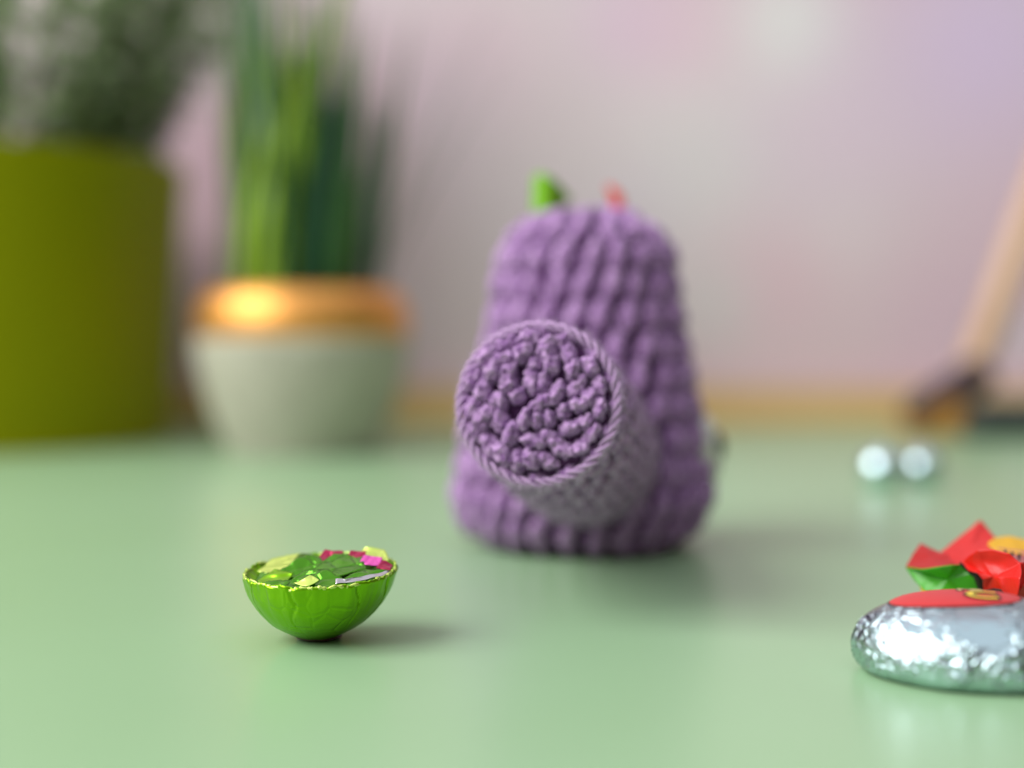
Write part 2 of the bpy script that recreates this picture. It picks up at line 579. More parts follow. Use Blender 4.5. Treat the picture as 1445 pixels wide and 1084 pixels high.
eye = mesh('eye', *dome(ec, en, e1, e2, 0.0098, 0.0032, 0.003), m_eye, toy)
tag(eye, 'white round eye with a black pupil on the flank')
pc = ec + en * 0.0028 + Vector((0, 0.001, 0.0004))
mesh('pupil', *dome(pc, en, e1, e2, 0.0042, 0.0022, 0.001), m_pup, eye)

# small bright tufts on top of the head
def sheet(name, pts, m, parent, depth_noise=0.0006, cuts=3, thick=0.00012, freq=260, centre=None, folds=0.0, smooth=True):
    """crumpled sheet from a boundary polygon of 3-D points"""
    bm = bmesh.new()
    vs = [bm.verts.new(p) for p in pts]
    c = Vector((0, 0, 0))
    for p in pts: c += Vector(p)
    c = centre if centre is not None else c / len(pts)
    cv = bm.verts.new(c)
    for i in range(len(vs)):
        bm.faces.new((vs[i], vs[(i + 1) % len(vs)], cv))
    for _ in range(cuts):
        bmesh.ops.subdivide_edges(bm, edges=bm.edges[:], cuts=1, use_grid_fill=True)
    bmesh.ops.recalc_face_normals(bm, faces=bm.faces)
    for q in bm.verts:
        w = noise.noise_vector(q.co * freq)
        w2 = noise.noise(q.co * freq * 0.45 + Vector((3, 1, 2)))
        ridge = 1 - abs(noise.noise(q.co * freq * 0.8 + Vector((9, 4, 1)))) * 2
        q.co += Vector((w.x * .3, w.y, w.z * .3)) * depth_noise + Vector((0, -1, 0)) * (ridge * folds + w2 * depth_noise * 0.6)
    me = bpy.data.meshes.new(name)
    bm.to_mesh(me); bm.free()
    o = link(name, me, m, parent, smooth)
    s = o.modifiers.new('thick', 'SOLIDIFY'); s.thickness = thick; s.offset = 0
    return o

m_gtuft = mat('bright_green_felt', srgb(112, 172, 24), 0.6, 0, 0.3)
m_rtuft = mat('coral_red_felt', srgb(222, 74, 62), 0.6, 0, 0.3)
dg = 0.418
gt = sheet('leaf_tuft', [at(754, 248, dg + .008), at(766, 245, dg + .003), at(773, 256, dg - .002), at(774, 300, dg - .002), at(766, 306, dg + .001), at(752, 300, dg + .008)], m_gtuft, toy, .0004, 3, .0006)
tag(gt, 'bright green folded tuft on top of the head')
gt2 = sheet('leaf_tuft', [at(770, 246, dg - .002), at(783, 254, dg - .001), at(805, 279, dg + .002), at(800, 287, dg + .002), at(786, 294, dg), at(771, 300, dg - .002)], m_gtuft, toy, .0004, 3, .0006)
rt = sheet('red_tuft', [at(856, 262, dg + .002), at(866, 264, dg - .002), at(878, 276, dg - .003), at(882, 300, dg), at(868, 304, dg + .003), at(864, 284, dg + .003)], m_rtuft, toy, .0004, 3, .0006)
tag(rt, 'small coral red tuft on top of the head')

# ------------------------------------------------------------------ green foil half egg
def foil(name, col, rough, wr_scale, wr, metal=0.9, coat=0.0):
    m = mat(name, col, rough, metal, 0.5, coat=coat)
    n, l, b = nodes(m)
    tc = n.new('ShaderNodeTexCoord')
    n1 = n.new('ShaderNodeTexNoise'); n1.inputs['Scale'].default_value = wr_scale; n1.inputs['Detail'].default_value = 5
    n1.inputs['Distortion'].default_value = 0.6
    vo = n.new('ShaderNodeTexVoronoi'); vo.feature = 'DISTANCE_TO_EDGE'; vo.inputs['Scale'].default_value = wr_scale * 0.8
    mp = n.new('ShaderNodeMapRange'); mp.inputs[1].default_value = 0.0; mp.inputs[2].default_value = 0.12
    mk = n.new('ShaderNodeTexNoise'); mk.inputs['Scale'].default_value = wr_scale * 0.22
    mr = n.new('ShaderNodeMapRange'); mr.inputs[1].default_value = 0.45; mr.inputs[2].default_value = 0.62
    mr.inputs[3].default_value = 0.05; mr.inputs[4].default_value = 1.0
    ad = n.new('ShaderNodeMath'); ad.operation = 'MULTIPLY_ADD'; ad.inputs[1].default_value = 0.35
    mu = n.new('ShaderNodeMath'); mu.operation = 'MULTIPLY'
    bp = n.new('ShaderNodeBump'); bp.inputs['Distance'].default_value = wr; bp.inputs['Strength'].default_value = 1.0
    l.new(tc.outputs['Object'], n1.inputs['Vector'])
    l.new(n1.outputs['Color'], vo.inputs['Vector']) if False else l.new(tc.outputs['Object'], vo.inputs['Vector'])
    l.new(tc.outputs['Object'], mk.inputs['Vector'])
    l.new(vo.outputs['Distance'], mp.inputs[0])
    l.new(mp.outputs[0], ad.inputs[0]); l.new(n1.outputs['Fac'], ad.inputs[2])
    l.new(mk.outputs['Fac'], mr.inputs[0])
    l.new(ad.outputs[0], mu.inputs[0]); l.new(mr.outputs[0], mu.inputs[1])
    l.new(mu.outputs[0], bp.inputs['Height'])
    l.new(bp.outputs['Normal'], b.inputs['Normal'])
    return m

m_gfoil = foil('lime_foil', srgb(126, 186, 6), 0.34, 300, 0.00022, 0.75)
m_gfoil2 = foil('dark_green_foil', srgb(84, 150, 34), 0.24, 300, 0.0005, 0.8)
m_gfoil3 = foil('pale_lime_foil', srgb(205, 232, 110), 0.30, 420, 0.0005, 0.6)
m_pink = foil('pink_foil', srgb(238, 95, 190), 0.3, 300, 0.0004, 0.5)
m_mag = foil('crimson_foil', srgb(165, 20, 70), 0.3, 300, 0.0004, 0.5)
m_sil = foil('silver_foil_edge', srgb(190, 185, 190), 0.3, 300, 0.0004, 0.8)
m_brown = mat('chocolate', srgb(70, 30, 18), 0.4)  # dark brown for the disc under the cup
EC = at(453, 903, 0.283); EC.z = 0
EC.y = 0.2800
egg = thing('foil_half_egg', EC, 'chocolate half egg in lime green foil, crumpled face up, standing alone on the table', 'chocolate')
TILT = Matrix.Rotation(math.radians(-1.5), 4, 'Y') @ Matrix.Rotation(math.radians(4), 4, 'X')
# offset of the rim centre from the contact point
ER, EH = 0.0150, 0.0132
ep = smooth_profile([(0.0001, 0.0), (0.0035, 0.0001), (0.0065, 0.0014), (0.0096, 0.0034), (0.0122, 0.0062), (0.0140, 0.0092), (0.0149, 0.0120), (0.0151, 0.0130), (0.0147, 0.0134), (0.0140, 0.0126), (0.0120, 0.0112)], 5)
v, f = lathe(ep, 320, 0, 0, 0, True, True)
vv_ = []
for p in v:
    q = Vector(p)
    th = math.atan2(q.y, q.x)
    hgt = q.z / EH
    q.x += 0.0009 * hgt
    ridge = 1 - abs(noise.noise(Vector((math.cos(th) * 5, math.sin(th) * 5, q.z * 60)))) * 2.2
    fine = noise.noise(q * 900)
    k = 0.0003 * hgt * hgt * noise.noise(Vector((math.cos(th) * 9, math.sin(th) * 9, q.z * 150)))
    rad = Vector((q.x, q.y, 0)).normalized() if hgt > .05 else Vector((0, 0, 0))
    # gathered pleats running from the rim
    pl = max(0, 1 - abs(math.sin(th * 5.5 + 1.3 * math.sin(th * 2) + noise.noise(Vector((q.z * 200, th, 0))) * .6)) * 13) * 0.0005 * min(1, hgt * 1.3)
    q += rad * (k + fine * 0.00006 - pl)
    q.z += min(1, max(0, (hgt - .55) * 2.2)) * (0.00055 * noise.noise(Vector((math.cos(th) * 7, math.sin(th) * 7, 3))) + 0.0003 * noise.noise(Vector((math.cos(th) * 22, math.sin(th) * 22, 3))))
    vv_.append((TILT @ q) + EC + Vector((0, 0, 0.0005)))
cup = mesh('foil_cup', vv_, f, m_gfoil, egg)
v, f = lathe([(0.0038, 0), (0.0046, 0.0003), (0.0040, 0.0008), (0.003, 0.001)], 32, EC.x, EC.y, 0.0001)
mesh('brown_base', v, f, m_brown, egg)  # small dark brown disc between cup and table
# crumpled foil filling the hollow
top = EC + TILT @ Vector((0.0009, 0, 0.0118))
NG = 70
v, f, colr = [], [], []
for j in range(NG + 1):
    for i in range(NG + 1):
        a_, b_2 = 2 * i / NG - 1, 2 * j / NG - 1
        # square to disc
        x = a_ * math.sqrt(1 - b_2 * b_2 / 2); y = b_2 * math.sqrt(1 - a_ * a_ / 2)
        X, Y = x * 0.0138, y * 0.0138
        e = max(0, 1 - (x * x + y * y))
        r1 = 1 - abs(noise.noise(Vector((X * 115, Y * 115, 1.2)))) * 2.5
        r2 = 1 - abs(noise.noise(Vector((X * 420, Y * 420, 5.2)))) * 2.5
        mound = 0.0032 * math.exp(-((x + 0.30) ** 2 / .16 + (y - 0.35) ** 2 / .25)) + 0.0018 * math.exp(-((x - .45) ** 2 / .2 + (y - 0.5) ** 2 / .2))
        z = min(1, e * 4) * (0.0013 * r1 + 0.00025 * r2 + mound) - 0.0002
        v.append(top + TILT.to_3x3() @ Vector((X, Y, z)))
for j in range(NG):
    for i in range(NG):
        f.append((j * (NG + 1) + i, j * (NG + 1) + i + 1, (j + 1) * (NG + 1) + i + 1, (j + 1) * (NG + 1) + i))
fill = mesh('crumpled_foil', v, f, m_gfoil2, egg)
tag(fill, 'darker green crumpled foil face')
# folded bits of foil: outline (x right, y away) on the face, height, material
def bit(name, pts, m, lab=None, dn=.0008):
    P3 = [top + TILT.to_3x3() @ Vector((x * .001, y * .001, z * .001)) for x, y, z in pts]
    o = sheet(name, P3, m, egg, dn, 3, .00012, 500)
    if lab: tag(o, lab)
bit('foil_fold', [(-13, 2, 1.4), (-11, 8, 2.6), (-5, 9, 3.4), (-3, 5, 2.8), (-7, 2, 2.0), (-10, 0, 1.4)], m_gfoil3, 'pale lime fold')
bit('foil_fold', [(-6, -8, .8), (-3, -4, 2.8), (2, -5, 3.2), (6, -8, 1.6), (2, -11, .6), (-3, -11, .4)], m_gfoil2)
bit('foil_fold', [(-2, -1, 2.0), (2, 4, 4.2), (8, 4, 3.8), (9, -2, 2.4), (4, -6, 1.6)], m_gfoil2)
bit('foil_fold', [(4, -7, 1.2), (9, -3, 2.6), (14, -3, 2.2), (13, -7, 1.2), (8, -10, .6)], m_gfoil2)
bit('foil_fold', [(-12, -3, .8), (-9, 0, 2.4), (-5, -2, 2.0), (-6, -7, .8), (-10, -7, .5)], m_gfoil)
bit('foil_tab', [(6.5, 5, 3.2), (8, 8, 4.6), (12, 7, 4.2), (13.5, 3, 2.9), (11, 2.5, 2.4)], m_gfoil3, 'pale yellow tab')
bit('foil_tab', [(4.5, 1, 2.9), (5.5, 5, 4.4), (8.5, 5, 4.4), (8.5, 2, 3.0)], m_mag, 'crimson tab')
bit('foil_tab', [(7.6, 0, 2.7), (8.2, 3, 3.9), (12, 3, 3.6), (11.6, 0, 2.6)], m_pink, 'bright pink tab')
bit('foil_tab', [(-1.5, 3, 3.0), (0, 7, 4.4), (4, 6, 4.2), (3.5, 3, 3.0)], m_mag, 'crimson tab')
bit('foil_tab', [(11, -1, 2.4), (12, 2, 3.2), (14.2, 1, 2.4), (13.8, -2, 1.8)], m_mag)
bit('foil_edge', [(4, -8.2, 1.9), (8, -7.2, 1.9), (13.8, -4.2, 2.4), (14.0, -4.8, 2.1), (8, -8.4, 1.3), (4, -9.2, 1.3)], m_sil, 'silver torn edge')
bit('foil_edge', [(-4, -9, 1.5), (-1, -7.5, 2.6), (1, -9, 2.0), (-1, -10.5, 1.2)], m_gfoil3)
# crinkled lip, laid unevenly round the rim
A = Acc()
path, rr_ = [], []
for i in range(300):
    th = 2 * PI * i / 300
    r = 0.01475 + 0.0003 * noise.noise(Vector((math.cos(th) * 10, math.sin(th) * 10, 0)))
    z = 0.0131 + 0.0006 * noise.noise(Vector((math.cos(th) * 6, math.sin(th) * 6, 4)))
    path.append(EC + TILT @ Vector((r * math.cos(th) + .0009, r * math.sin(th), z)) + Vector((0, 0, .0005)))
    rr_.append(0.00032 + 0.0004 * noise.noise(Vector((math.cos(th) * 30, math.sin(th) * 30, 7))))
A.add(*tube_path(path, rr_, 8, True))
tag(A.build('foil_rim', m_gfoil3, egg), 'pale crinkled rim')

# ------------------------------------------------------------------ silver foil chocolate with red label
m_silver = foil('silver_foil', srgb(192, 214, 220), 0.19, 620, 0.0006, 1.0)
SC = at(1374, 900, 0.2505); SC.z = 0
RA, RB, HS = 0.0208, 0.0178, 0.0137
ROT = math.radians(-14)
def choc_mesh(center, ra, rb, hs, rot, nseg=240, nring=90, wrinkle=1.0):
    v, f = [], []
    ca, sa = math.cos(rot), math.sin(rot)
    def R(t):
        # t 0..1 along the profile from the foot to the crown
        if t < 0.12:
            k = t / 0.12
            return 0.87 + 0.13 * math.sin(k * PI / 2), 0.0 + 0.26 * (1 - math.cos(k * PI / 2))
        k = (t - 0.12) / 0.88
        an = k * PI / 2
        e = 2 / 2.35
        return max(math.cos(an), 0) ** e, 0.26 + 0.74 * math.sin(an) ** e
    for j in range(nring + 1):
        rr, zz = R(j / nring)
        rr = max(rr, 0.002)
        for i in range(nseg):
            th = 2 * PI * i / nseg
            x, y, z = rr * ra * math.cos(th), rr * rb * math.sin(th), zz * hs
            p = Vector((x, y, z))
            nv = Vector((math.cos(th) * rr / ra, math.sin(th) * rr / rb, max(zz - .2, 0) / hs)).normalized()
            w = noise.noise(Vector((x * 130, y * 130, z * 130)) + Vector((2, 7, 1)))
            mask = min(1, max(0, (w + 0.04) * 4))
            wx_ = center.x + p.x * ca - p.y * sa - (center.x - 0.0039); wy_ = p.x * sa + p.y * ca - 0.0020
            inl = math.hypot(wx_ / .0122, wy_ / .0095)
            mask *= min(1, max(0, (inl - 1.0) * 6))
            rg = 1 - abs(noise.noise(p * 480)) * 2.4
            rg2 = 1 - abs(noise.noise(p * 1500 + Vector((5, 5, 5)))) * 2.4
            env = min(1, j / 8)
            p += nv * (rg * 0.00026 + rg2 * 0.00016) * mask * wrinkle * env + nv * noise.noise(p * 90) * 0.0003 * wrinkle
            if j == 0: p.z = 0
            v.append((center.x + p.x * ca - p.y * sa, center.y + p.x * sa + p.y * ca, p.z + 0.0002))
    for j in range(nring):
        for i in range(nseg):
            k = (i + 1) % nseg
            f.append((j * nseg + i, j * nseg + k, (j + 1) * nseg + k, (j + 1) * nseg + i))
    f.append(tuple(reversed(range(nseg))))
    f.append(tuple(nring * nseg + i for i in range(nseg)))
    return v, f
def dome_z(x, y):
    """height of the smooth chocolate at a table point"""
    ca, sa = math.cos(-ROT), math.sin(-ROT)
    dx, dy = x - SC.x, y - SC.y
    lx, ly = dx * ca - dy * sa, dx * sa + dy * ca
    rr = math.hypot(lx / RA, ly / RB)
    if rr >= 1: return HS * .26
    return HS * (0.26 + 0.74 * (1 - rr ** 2.35) ** (1 / 2.35))
silver = thing('silver_chocolate', SC, 'large silver foil chocolate with a red label on top, cut by the photo edge', 'chocolate')
sb = mesh('foil_shell', *choc_mesh(SC, RA, RB, HS, ROT), m_silver, silver)
m_label = mat('red_label', srgb(200, 42, 42), 0.4)
m_black = mat('dark_print', srgb(35, 14, 14), 0.5)
m_yel = mat('yellow_print', srgb(232, 205, 50), 0.4)
m_cream = mat('cream_print', srgb(214, 190, 130), 0.4)
LC = Vector((at(1346, 850, 0.2515).x, 0.2512, 0))
LROT = math.radians(-13)
def label_patch(name, ra, rb, off, m, parent):
    v, f = [], []
    nr_, ns = 16, 72
    for j in range(nr_ + 1):
        for i in range(ns):
            th = 2 * PI * i / ns
            x = ra * (j / nr_ + 1e-4) * math.cos(th); y = rb * (j / nr_ + 1e-4) * math.sin(th)
            x, y = LC.x + x * math.cos(LROT) - y * math.sin(LROT), LC.y + x * math.sin(LROT) + y * math.cos(LROT)
            v.append((x, y, dome_z(x, y) + off - (0.00010 if j == nr_ else 0)))
    for j in range(nr_):
        for i in range(ns):
            k = (i + 1) % ns
            f.append((j * ns + i, j * ns + k, (j + 1) * ns + k, (j + 1) * ns + i))
    return mesh(name, v, f, m, parent)
label_edge = label_patch('label_border', 0.0115, 0.0084, 0.00044, m_black, silver)
label = label_patch('label', 0.0112, 0.0081, 0.00052, m_label, silver)
tag(label, 'red label printed on the crown')
def letters(name, text, size, off, x, y, rot, m, hgt, parent, stretch=1.0):
    cu = bpy.data.curves.new(name, 'FONT')
    cu.body = text; cu.size = size; cu.offset = off; cu.align_x = 'CENTER'; cu.align_y = 'CENTER'
    cu.resolution_u = 6; cu.fill_mode = 'FRONT'
    o = bpy.data.objects.new(name, cu)
    C.objects.link(o)
    dg_ = bpy.context.evaluated_depsgraph_get()
    me = bpy.data.meshes.new_from_object(o.evaluated_get(dg_))
    bpy.data.objects.remove(o)
    bm = bmesh.new(); bm.from_mesh(me)
    bmesh.ops.triangulate(bm, faces=bm.faces)
    bmesh.ops.subdivide_edges(bm, edges=bm.edges[:], cuts=2, use_grid_fill=True)
    for q in bm.verts:
        X, Y = q.co.x, q.co.y * stretch
        wx = x + X * math.cos(rot) - Y * math.sin(rot); wy = y + X * math.sin(rot) + Y * math.cos(rot)
        q.co = Vector((wx, wy, dome_z(wx, wy) + hgt))
    bm.to_mesh(me); bm.free()
    me.name = name
    me.materials.clear()
    return link(name, me, m, parent, False)
letters('letter_outline', 'C', 0.0080, 0.00065, LC.x + 0.0038, LC.y - 0.0030, LROT, m_black, 0.00066, label, 1.0)
letters('letter', 'C', 0.0080, 0.00015, LC.x + 0.0038, LC.y - 0.0030, LROT, m_yel, 0.00074, label, 1.0)
letters('letter_outline', 're', 0.0052, 0.0004, LC.x + 0.0036, LC.y + 0.0032, LROT, m_black, 0.00058, label, 1.1)
letters('letter', 're', 0.0052, 0.0001, LC.x + 0.0036, LC.y + 0.0032, LROT, m_cream, 0.00066, label, 1.1)

# ------------------------------------------------------------------ crumpled red wrapper behind it
def pap(name, c, rough=0.42):
    m = mat(name, c, rough, 0, 0.45)
    n, l, b = nodes(m)
    bump(m, 350, 0.0006, 0.5, 3)
    return m
m_wred = pap('red_wrapper', srgb(214, 24, 12))
m_wdark = pap('deep_red_wrapper', srgb(178, 14, 6))
m_wpink = pap('soft_red_wrapper', srgb(204, 34, 30))
m_wgreen = pap('green_wrapper', srgb(66, 165, 14), 0.35)
m_wyel = pap('yellow_wrapper', srgb(230, 176, 6))
WR = at(1425, 850, 0.300); WR.z = 0
wrap = thing('crumpled_wrapper', WR, 'crumpled red, green and yellow sweet wrapper lying behind the large silver foil chocolate', 'wrapper')
def fl(name, pts, m, dn=.0005, folds=0.0, lab=None, th=.00018, fr=260):
    o = sheet(name, [at(*p) for p in pts], m, wrap, dn, 4, th, fr, folds=folds)
    if lab: tag(o, lab)
    return o
fl('flap', [(1278, 801, .297), (1290, 781, .302), (1299, 767, .306), (1316, 775, .303), (1328, 781, .300), (1338, 783, .298), (1344, 797, .293), (1330, 801, .291), (1310, 803, .292)], m_wdark, .0004, lab='deep red upright flap')
fl('flap', [(1278, 801, .297), (1300, 803, .290), (1325, 800, .287), (1343, 797, .286), (1357, 796, .288), (1365, 805, .288), (1378, 809, .287), (1384, 820, .287), (1388, 850, .289), (1350, 852, .288), (1322, 846, .289), (1306, 836, .291), (1292, 820, .294)], m_wgreen, .0004, lab='green printed flap')
fl('print_line', [(1354, 792, .2875), (1366, 802, .2872), (1379, 806, .2865), (1387, 818, .2862), (1391, 850, .288), (1387, 850, .288), (1383, 821, .2862), (1377, 810, .2865), (1364, 806, .2872), (1355, 797, .2875)], m_black, .0001)
fl('flap', [(1298, 824, .294), (1303, 844, .293), (1322, 846, .2915), (1326, 832, .290), (1310, 829, .292)], m_wyel, .0003, lab='yellow printed corner')
fl('flap', [(1326, 781, .306), (1345, 766, .309), (1366, 749, .312), (1384, 735, .314), (1393, 746, .312), (1406, 760, .307), (1398, 777, .300), (1370, 800, .296), (1348, 806, .297), (1338, 795, .301)], m_wpink, .0006, lab='tall soft red flap')
fl('flap', [(1393, 768, .300), (1405, 759, .305), (1425, 757, .307), (1450, 763, .306), (1475, 772, .303), (1480, 790, .296), (1440, 782, .293), (1405, 778, .294)], m_wyel, .0005, lab='yellow flap')
fl('flap', [(1396, 778, .2945), (1410, 774, .2965), (1445, 778, .296), (1480, 786, .295), (1480, 800, .289), (1445, 796, .287), (1420, 785, .288)], pap('dusky_pink_print', srgb(196, 110, 110)), .0003, lab='dusky pink printed band')
for k, (x, y, s) in enumerate([(1418, 782, 5), (1428, 785, 6), (1438, 787, 6), (1449, 790, 6), (1460, 791, 6)]):
    d = .2885
    fl('printed_letter', [(x - s * .6, y + 5, d), (x - s * .2, y - 6, d + .003), (x + s * .5, y - 5, d + .003), (x + s * .1, y, d + .0012), (x + s * .5, y + 6, d), (x, y + 3, d)], m_black, .0001)
fl('flap', [(1356, 793, .289), (1366, 784, .287), (1380, 776, .284), (1400, 775, .282), (1422, 781, .280), (1440, 793, .278), (1438, 815, .275), (1433, 845, .276), (1430, 872, .279), (1412, 866, .282), (1398, 850, .284), (1388, 838, .285), (1385, 818, .284), (1377, 808, .284), (1364, 804, .286)], m_wred, .0010, folds=.0010, lab='bright red crumpled flap in front', fr=240)
fl('flap', [(1438, 793, .279), (1455, 790, .281), (1478, 800, .284), (1490, 830, .287), (1488, 866, .285), (1455, 872, .279), (1432, 872, .278), (1436, 840, .277)], m_wred, .0011, folds=.0010)
fl('flap', [(1436, 838, .2765), (1446, 822, .274), (1462, 815, .275), (1472, 850, .279), (1440, 872, .2785)], m_wpink, .0006, folds=.0005)
fl('flap', [(1391, 836, .2835), (1402, 833, .2815), (1412, 835, .2805), (1418, 845, .2795), (1422, 860, .2795), (1396, 860, .2825)], m_wgreen, .0002)
fl('print_line', [(1390, 833, .2830), (1402, 830, .2805), (1413, 832, .2795), (1420, 844, .2785), (1424, 860, .2785), (1420, 860, .2787), (1416, 845, .2787), (1410, 836, .2797), (1401, 833, .2807), (1391, 836, .2832)], m_black, .0001)
# the rest of the paper, lying open on the table behind
v, f = [], []
NW = 40
for j in range(NW + 1):
    for i in range(NW + 1):
        a_, b_2 = 2 * i / NW - 1, 2 * j / NW - 1
        x = a_ * math.sqrt(1 - b_2 * b_2 / 2); y = b_2 * math.sqrt(1 - a_ * a_ / 2)
        rr = x * x + y * y
        X = WR.x + 0.001 + x * 0.0165; Y = 0.302 + y * 0.013
        z = 0.0004 + 0.0078 * max(0, 1 - rr) ** .6 * (0.75 + 0.5 * noise.noise(Vector((X * 180, Y * 180, 0)))) + 0.0012 * abs(noise.noise(Vector((X * 420, Y * 420, 2)))) + 0.0004
        v.append((X, Y, z))
for j in range(NW):
    for i in range(NW):
        f.append((j * (NW + 1) + i, j * (NW + 1) + i + 1, (j + 1) * (NW + 1) + i + 1, (j + 1) * (NW + 1) + i))
mesh('crumpled_paper', v, f, m_wred, wrap, True)

# ------------------------------------------------------------------ two small silver sweets far back
m_silver2 = foil('far_silver_foil', srgb(205, 228, 234), 0.22, 240, 0.0005, 1.0)
def far_ball(px, d, r, lab):
    c = at(px, 660, d); c.z = 0
    v, f = lathe(smooth_profile([(0.0001, 0.0001), (r * .55, 0.0004), (r * .9, r * .45), (r, r * .85), (r * .82, r * 1.4), (r * .4, r * 1.68), (0.0001, r * 1.72)], 6), 64, 0, 0)
    out = []
    for p in v:
        q = Vector(p)
        q += q.normalized() * noise.noise(q * 330 + Vector((px, 0, 0))) * 0.0003 if q.z > .001 else Vector((0, 0, 0))
        out.append((q.x + c.x, q.y + c.y, q.z))
    t = thing('silver_sweet', c, lab, 'sweet', 'silver foil sweets at the far right')
    mesh('foil_ball', out, f, m_silver2, t)
    tw = []
    v, f = lathe([(r * .18, r * 1.66), (r * .10, r * 1.74), (r * .2, r * 1.9), (r * .16, r * 1.93)], 14, c.x, c.y)
    mesh('foil_twist', v, f, m_silver2, t)
far_ball(1243, .575, .0083, 'small silver foil sweet, left one of the pair far behind the wrapper')
far_ball(1302, .583, .0080, 'small silver foil sweet, right one of the pair far behind the wrapper')

# ------------------------------------------------------------------ grey pot with copper rim and grass
GP = at(428, 645, 0.752); GP.z = 0
gx, gy = GP.x, GP.y
m_conc = mat('grey_concrete', srgb(178, 180, 162), 0.8, 0, 0.15)
noise_colour(m_conc, srgb(180, 176, 160), srgb(190, 186, 170), 60)
bump(m_conc, 400, 0.0004, 0.4)
m_copper = mat('copper_rim', srgb(240, 172, 92), 0.46, 0.85)
m_soil = mat('dark_soil', srgb(50, 38, 28), 0.95)
bump(m_soil, 300, 0.002, 1.0)
gp = thing('potted_grass', (gx, gy, 0), 'grey concrete pot with a copper rim holding tall green grass', 'plant')
pot = mesh('pot', *lathe(smooth_profile([(0.0001, .0003), (.036, .0004), (.0400, .003), (.0475, .020), (.0535, .040), (.0562, .055), (.0558, .060), (.050, .061)], 5), 96, gx, gy, 0, True, True), m_conc, gp)
cr = mesh('copper_rim', *lathe(smooth_profile([(.0530, .0585), (.0555, .062), (.0560, .070), (.0535, .079), (.0490, .0845), (.0465, .0850), (.0455, .082), (.0460, .070)], 6), 96, gx, gy, 0, False, False), m_copper, gp)
tag(cr, 'polished copper band around the mouth')
mesh('soil', *lathe([(.0455, .069), (.0455, .0755), (.03, .0775), (.0001, .078)], 48, gx, gy), m_soil, gp)
m_g1 = mat('grass_green', srgb(66, 116, 34), 0.5); m_g2 = mat('grass_lime', srgb(128, 160, 32), 0.45)
m_g3 = mat('grass_dark', srgb(24, 74, 40), 0.5); m_g4 = mat('grass_grey', srgb(120, 146, 122), 0.5)
def blade_mesh(H, bend, w, m, wide=False):
    v, f = [], []
    n = 12
    for i in range(n + 1):
        t = i / n
        x = bend * t ** 2.0
        z = H * t * (1 - 0.12 * abs(bend) / H * t)
        ww = w * (1 - t ** 2.2) * (0.7 + 0.6 * min(1, t * 3)) + 0.0002
        for s, dy in ((-1, 0), (0, -ww * .35), (1, 0), (0, ww * .15)):
            if wide: v.append((x + s * ww, dy, z))
            else: v.append((x, s * ww, z) if s else (x + dy, 0, z))
    for i in range(n):
        for k in range(4):
            a0, a1 = i * 4 + k, i * 4 + (k + 1) % 4
            f.append((a0, a1, a1 + 4, a0 + 4))
    me = bpy.data.meshes.new('blade')
    me.from_pydata(v, [], f)
    me.update(); me.shade_smooth()
    me.materials.append(m)
    return me
bl = {}
for m, key in ((m_g1, 1), (m_g2, 2), (m_g3, 3), (m_g4, 4)):
    bl[key] = [blade_mesh(H, b, w, m) for H, b, w in ((.15, .012, .0028), (.18, .022, .0026), (.12, .008, .0030), (.205, .018, .0024))]
    bl[key] += [blade_mesh(H, b, w, m, True) for H, b, w in ((.15, .014, .0034), (.115, .010, .0036), (.19, .020, .0030))]
def put_blade(px_off, dep, key, var, rz, sc_, tilt):
    o = bpy.data.objects.new('blade', bl[key][var])
    C.objects.link(o)
    o.parent = gp
    o.location = (px_off, dep, 0.074)
    o.rotation_euler = (tilt[0], tilt[1], rz)
    o.scale = (sc_, sc_, sc_)
    return o
R2 = random.Random(11)
for k in range(150):
    rr = 0.041 * math.sqrt(R2.random()); th = R2.random() * 2 * PI
    x, y = rr * math.cos(th), rr * math.sin(th)
    u = x / .041
    if u < -.25: key = R2.choice([1, 1, 4, 3, 2])
    elif u < .25: key = R2.choice([2, 2, 1, 1, 3])
    else: key = R2.choice([3, 3, 1, 3, 4])
    var = R2.choice([0, 1, 2, 2, 3, 0, 2]) if u < .5 else R2.choice([2, 2, 0])
    put_blade(x, y, key, var, th + R2.uniform(-.7, .7), R2.uniform(.68, 1.08), (R2.uniform(-.05, .05), R2.uniform(-.04, .04) + 0.03 * u))
# a few singular blades: tall lime one near the right, grey ones, one arching to the right
put_blade(0.018, -.01, 2, 3, 0, 1.25, (0.0, -0.02)); put_blade(0.021, -.004, 2, 3, 0.3, 1.15, (0.0, -0.02))
for k in range(14): put_blade(-0.026 + .0034 * k, -.036 + .004 * (k % 3), [2, 2, 1, 2, 2, 1, 2, 1, 2, 3, 3, 1, 3, 3][k], [5, 5, 4, 5, 4, 5, 5, 4, 6, 5, 5, 5, 5, 5][k], [0, PI, 0.2, 0, 2.9, 0, PI, 0, 0.3, 0, 0, 2.8, 0, 0][k], [.95, 1.0, .9, 1.1, .95, 1.15, 1.2, 1.0, 1.1, 1.2, .9, 1.1, 1.0, .8][k], (0.02, [.08, -.02, .05, .1, 0, .04, -.06, 0, .05, .03, .02, 0, .04, .06][k]))
for k in range(5): put_blade(-0.03 + .004 * k, -.005 * k, 4, 3, 2.6, 1.2, (0, -.02 - .01 * k))
put_blade(0.034, 0, 4, 1, 0, 1.0, (0, .28)); put_blade(0.036, .006, 4, 1, .1, .9, (0, .38))

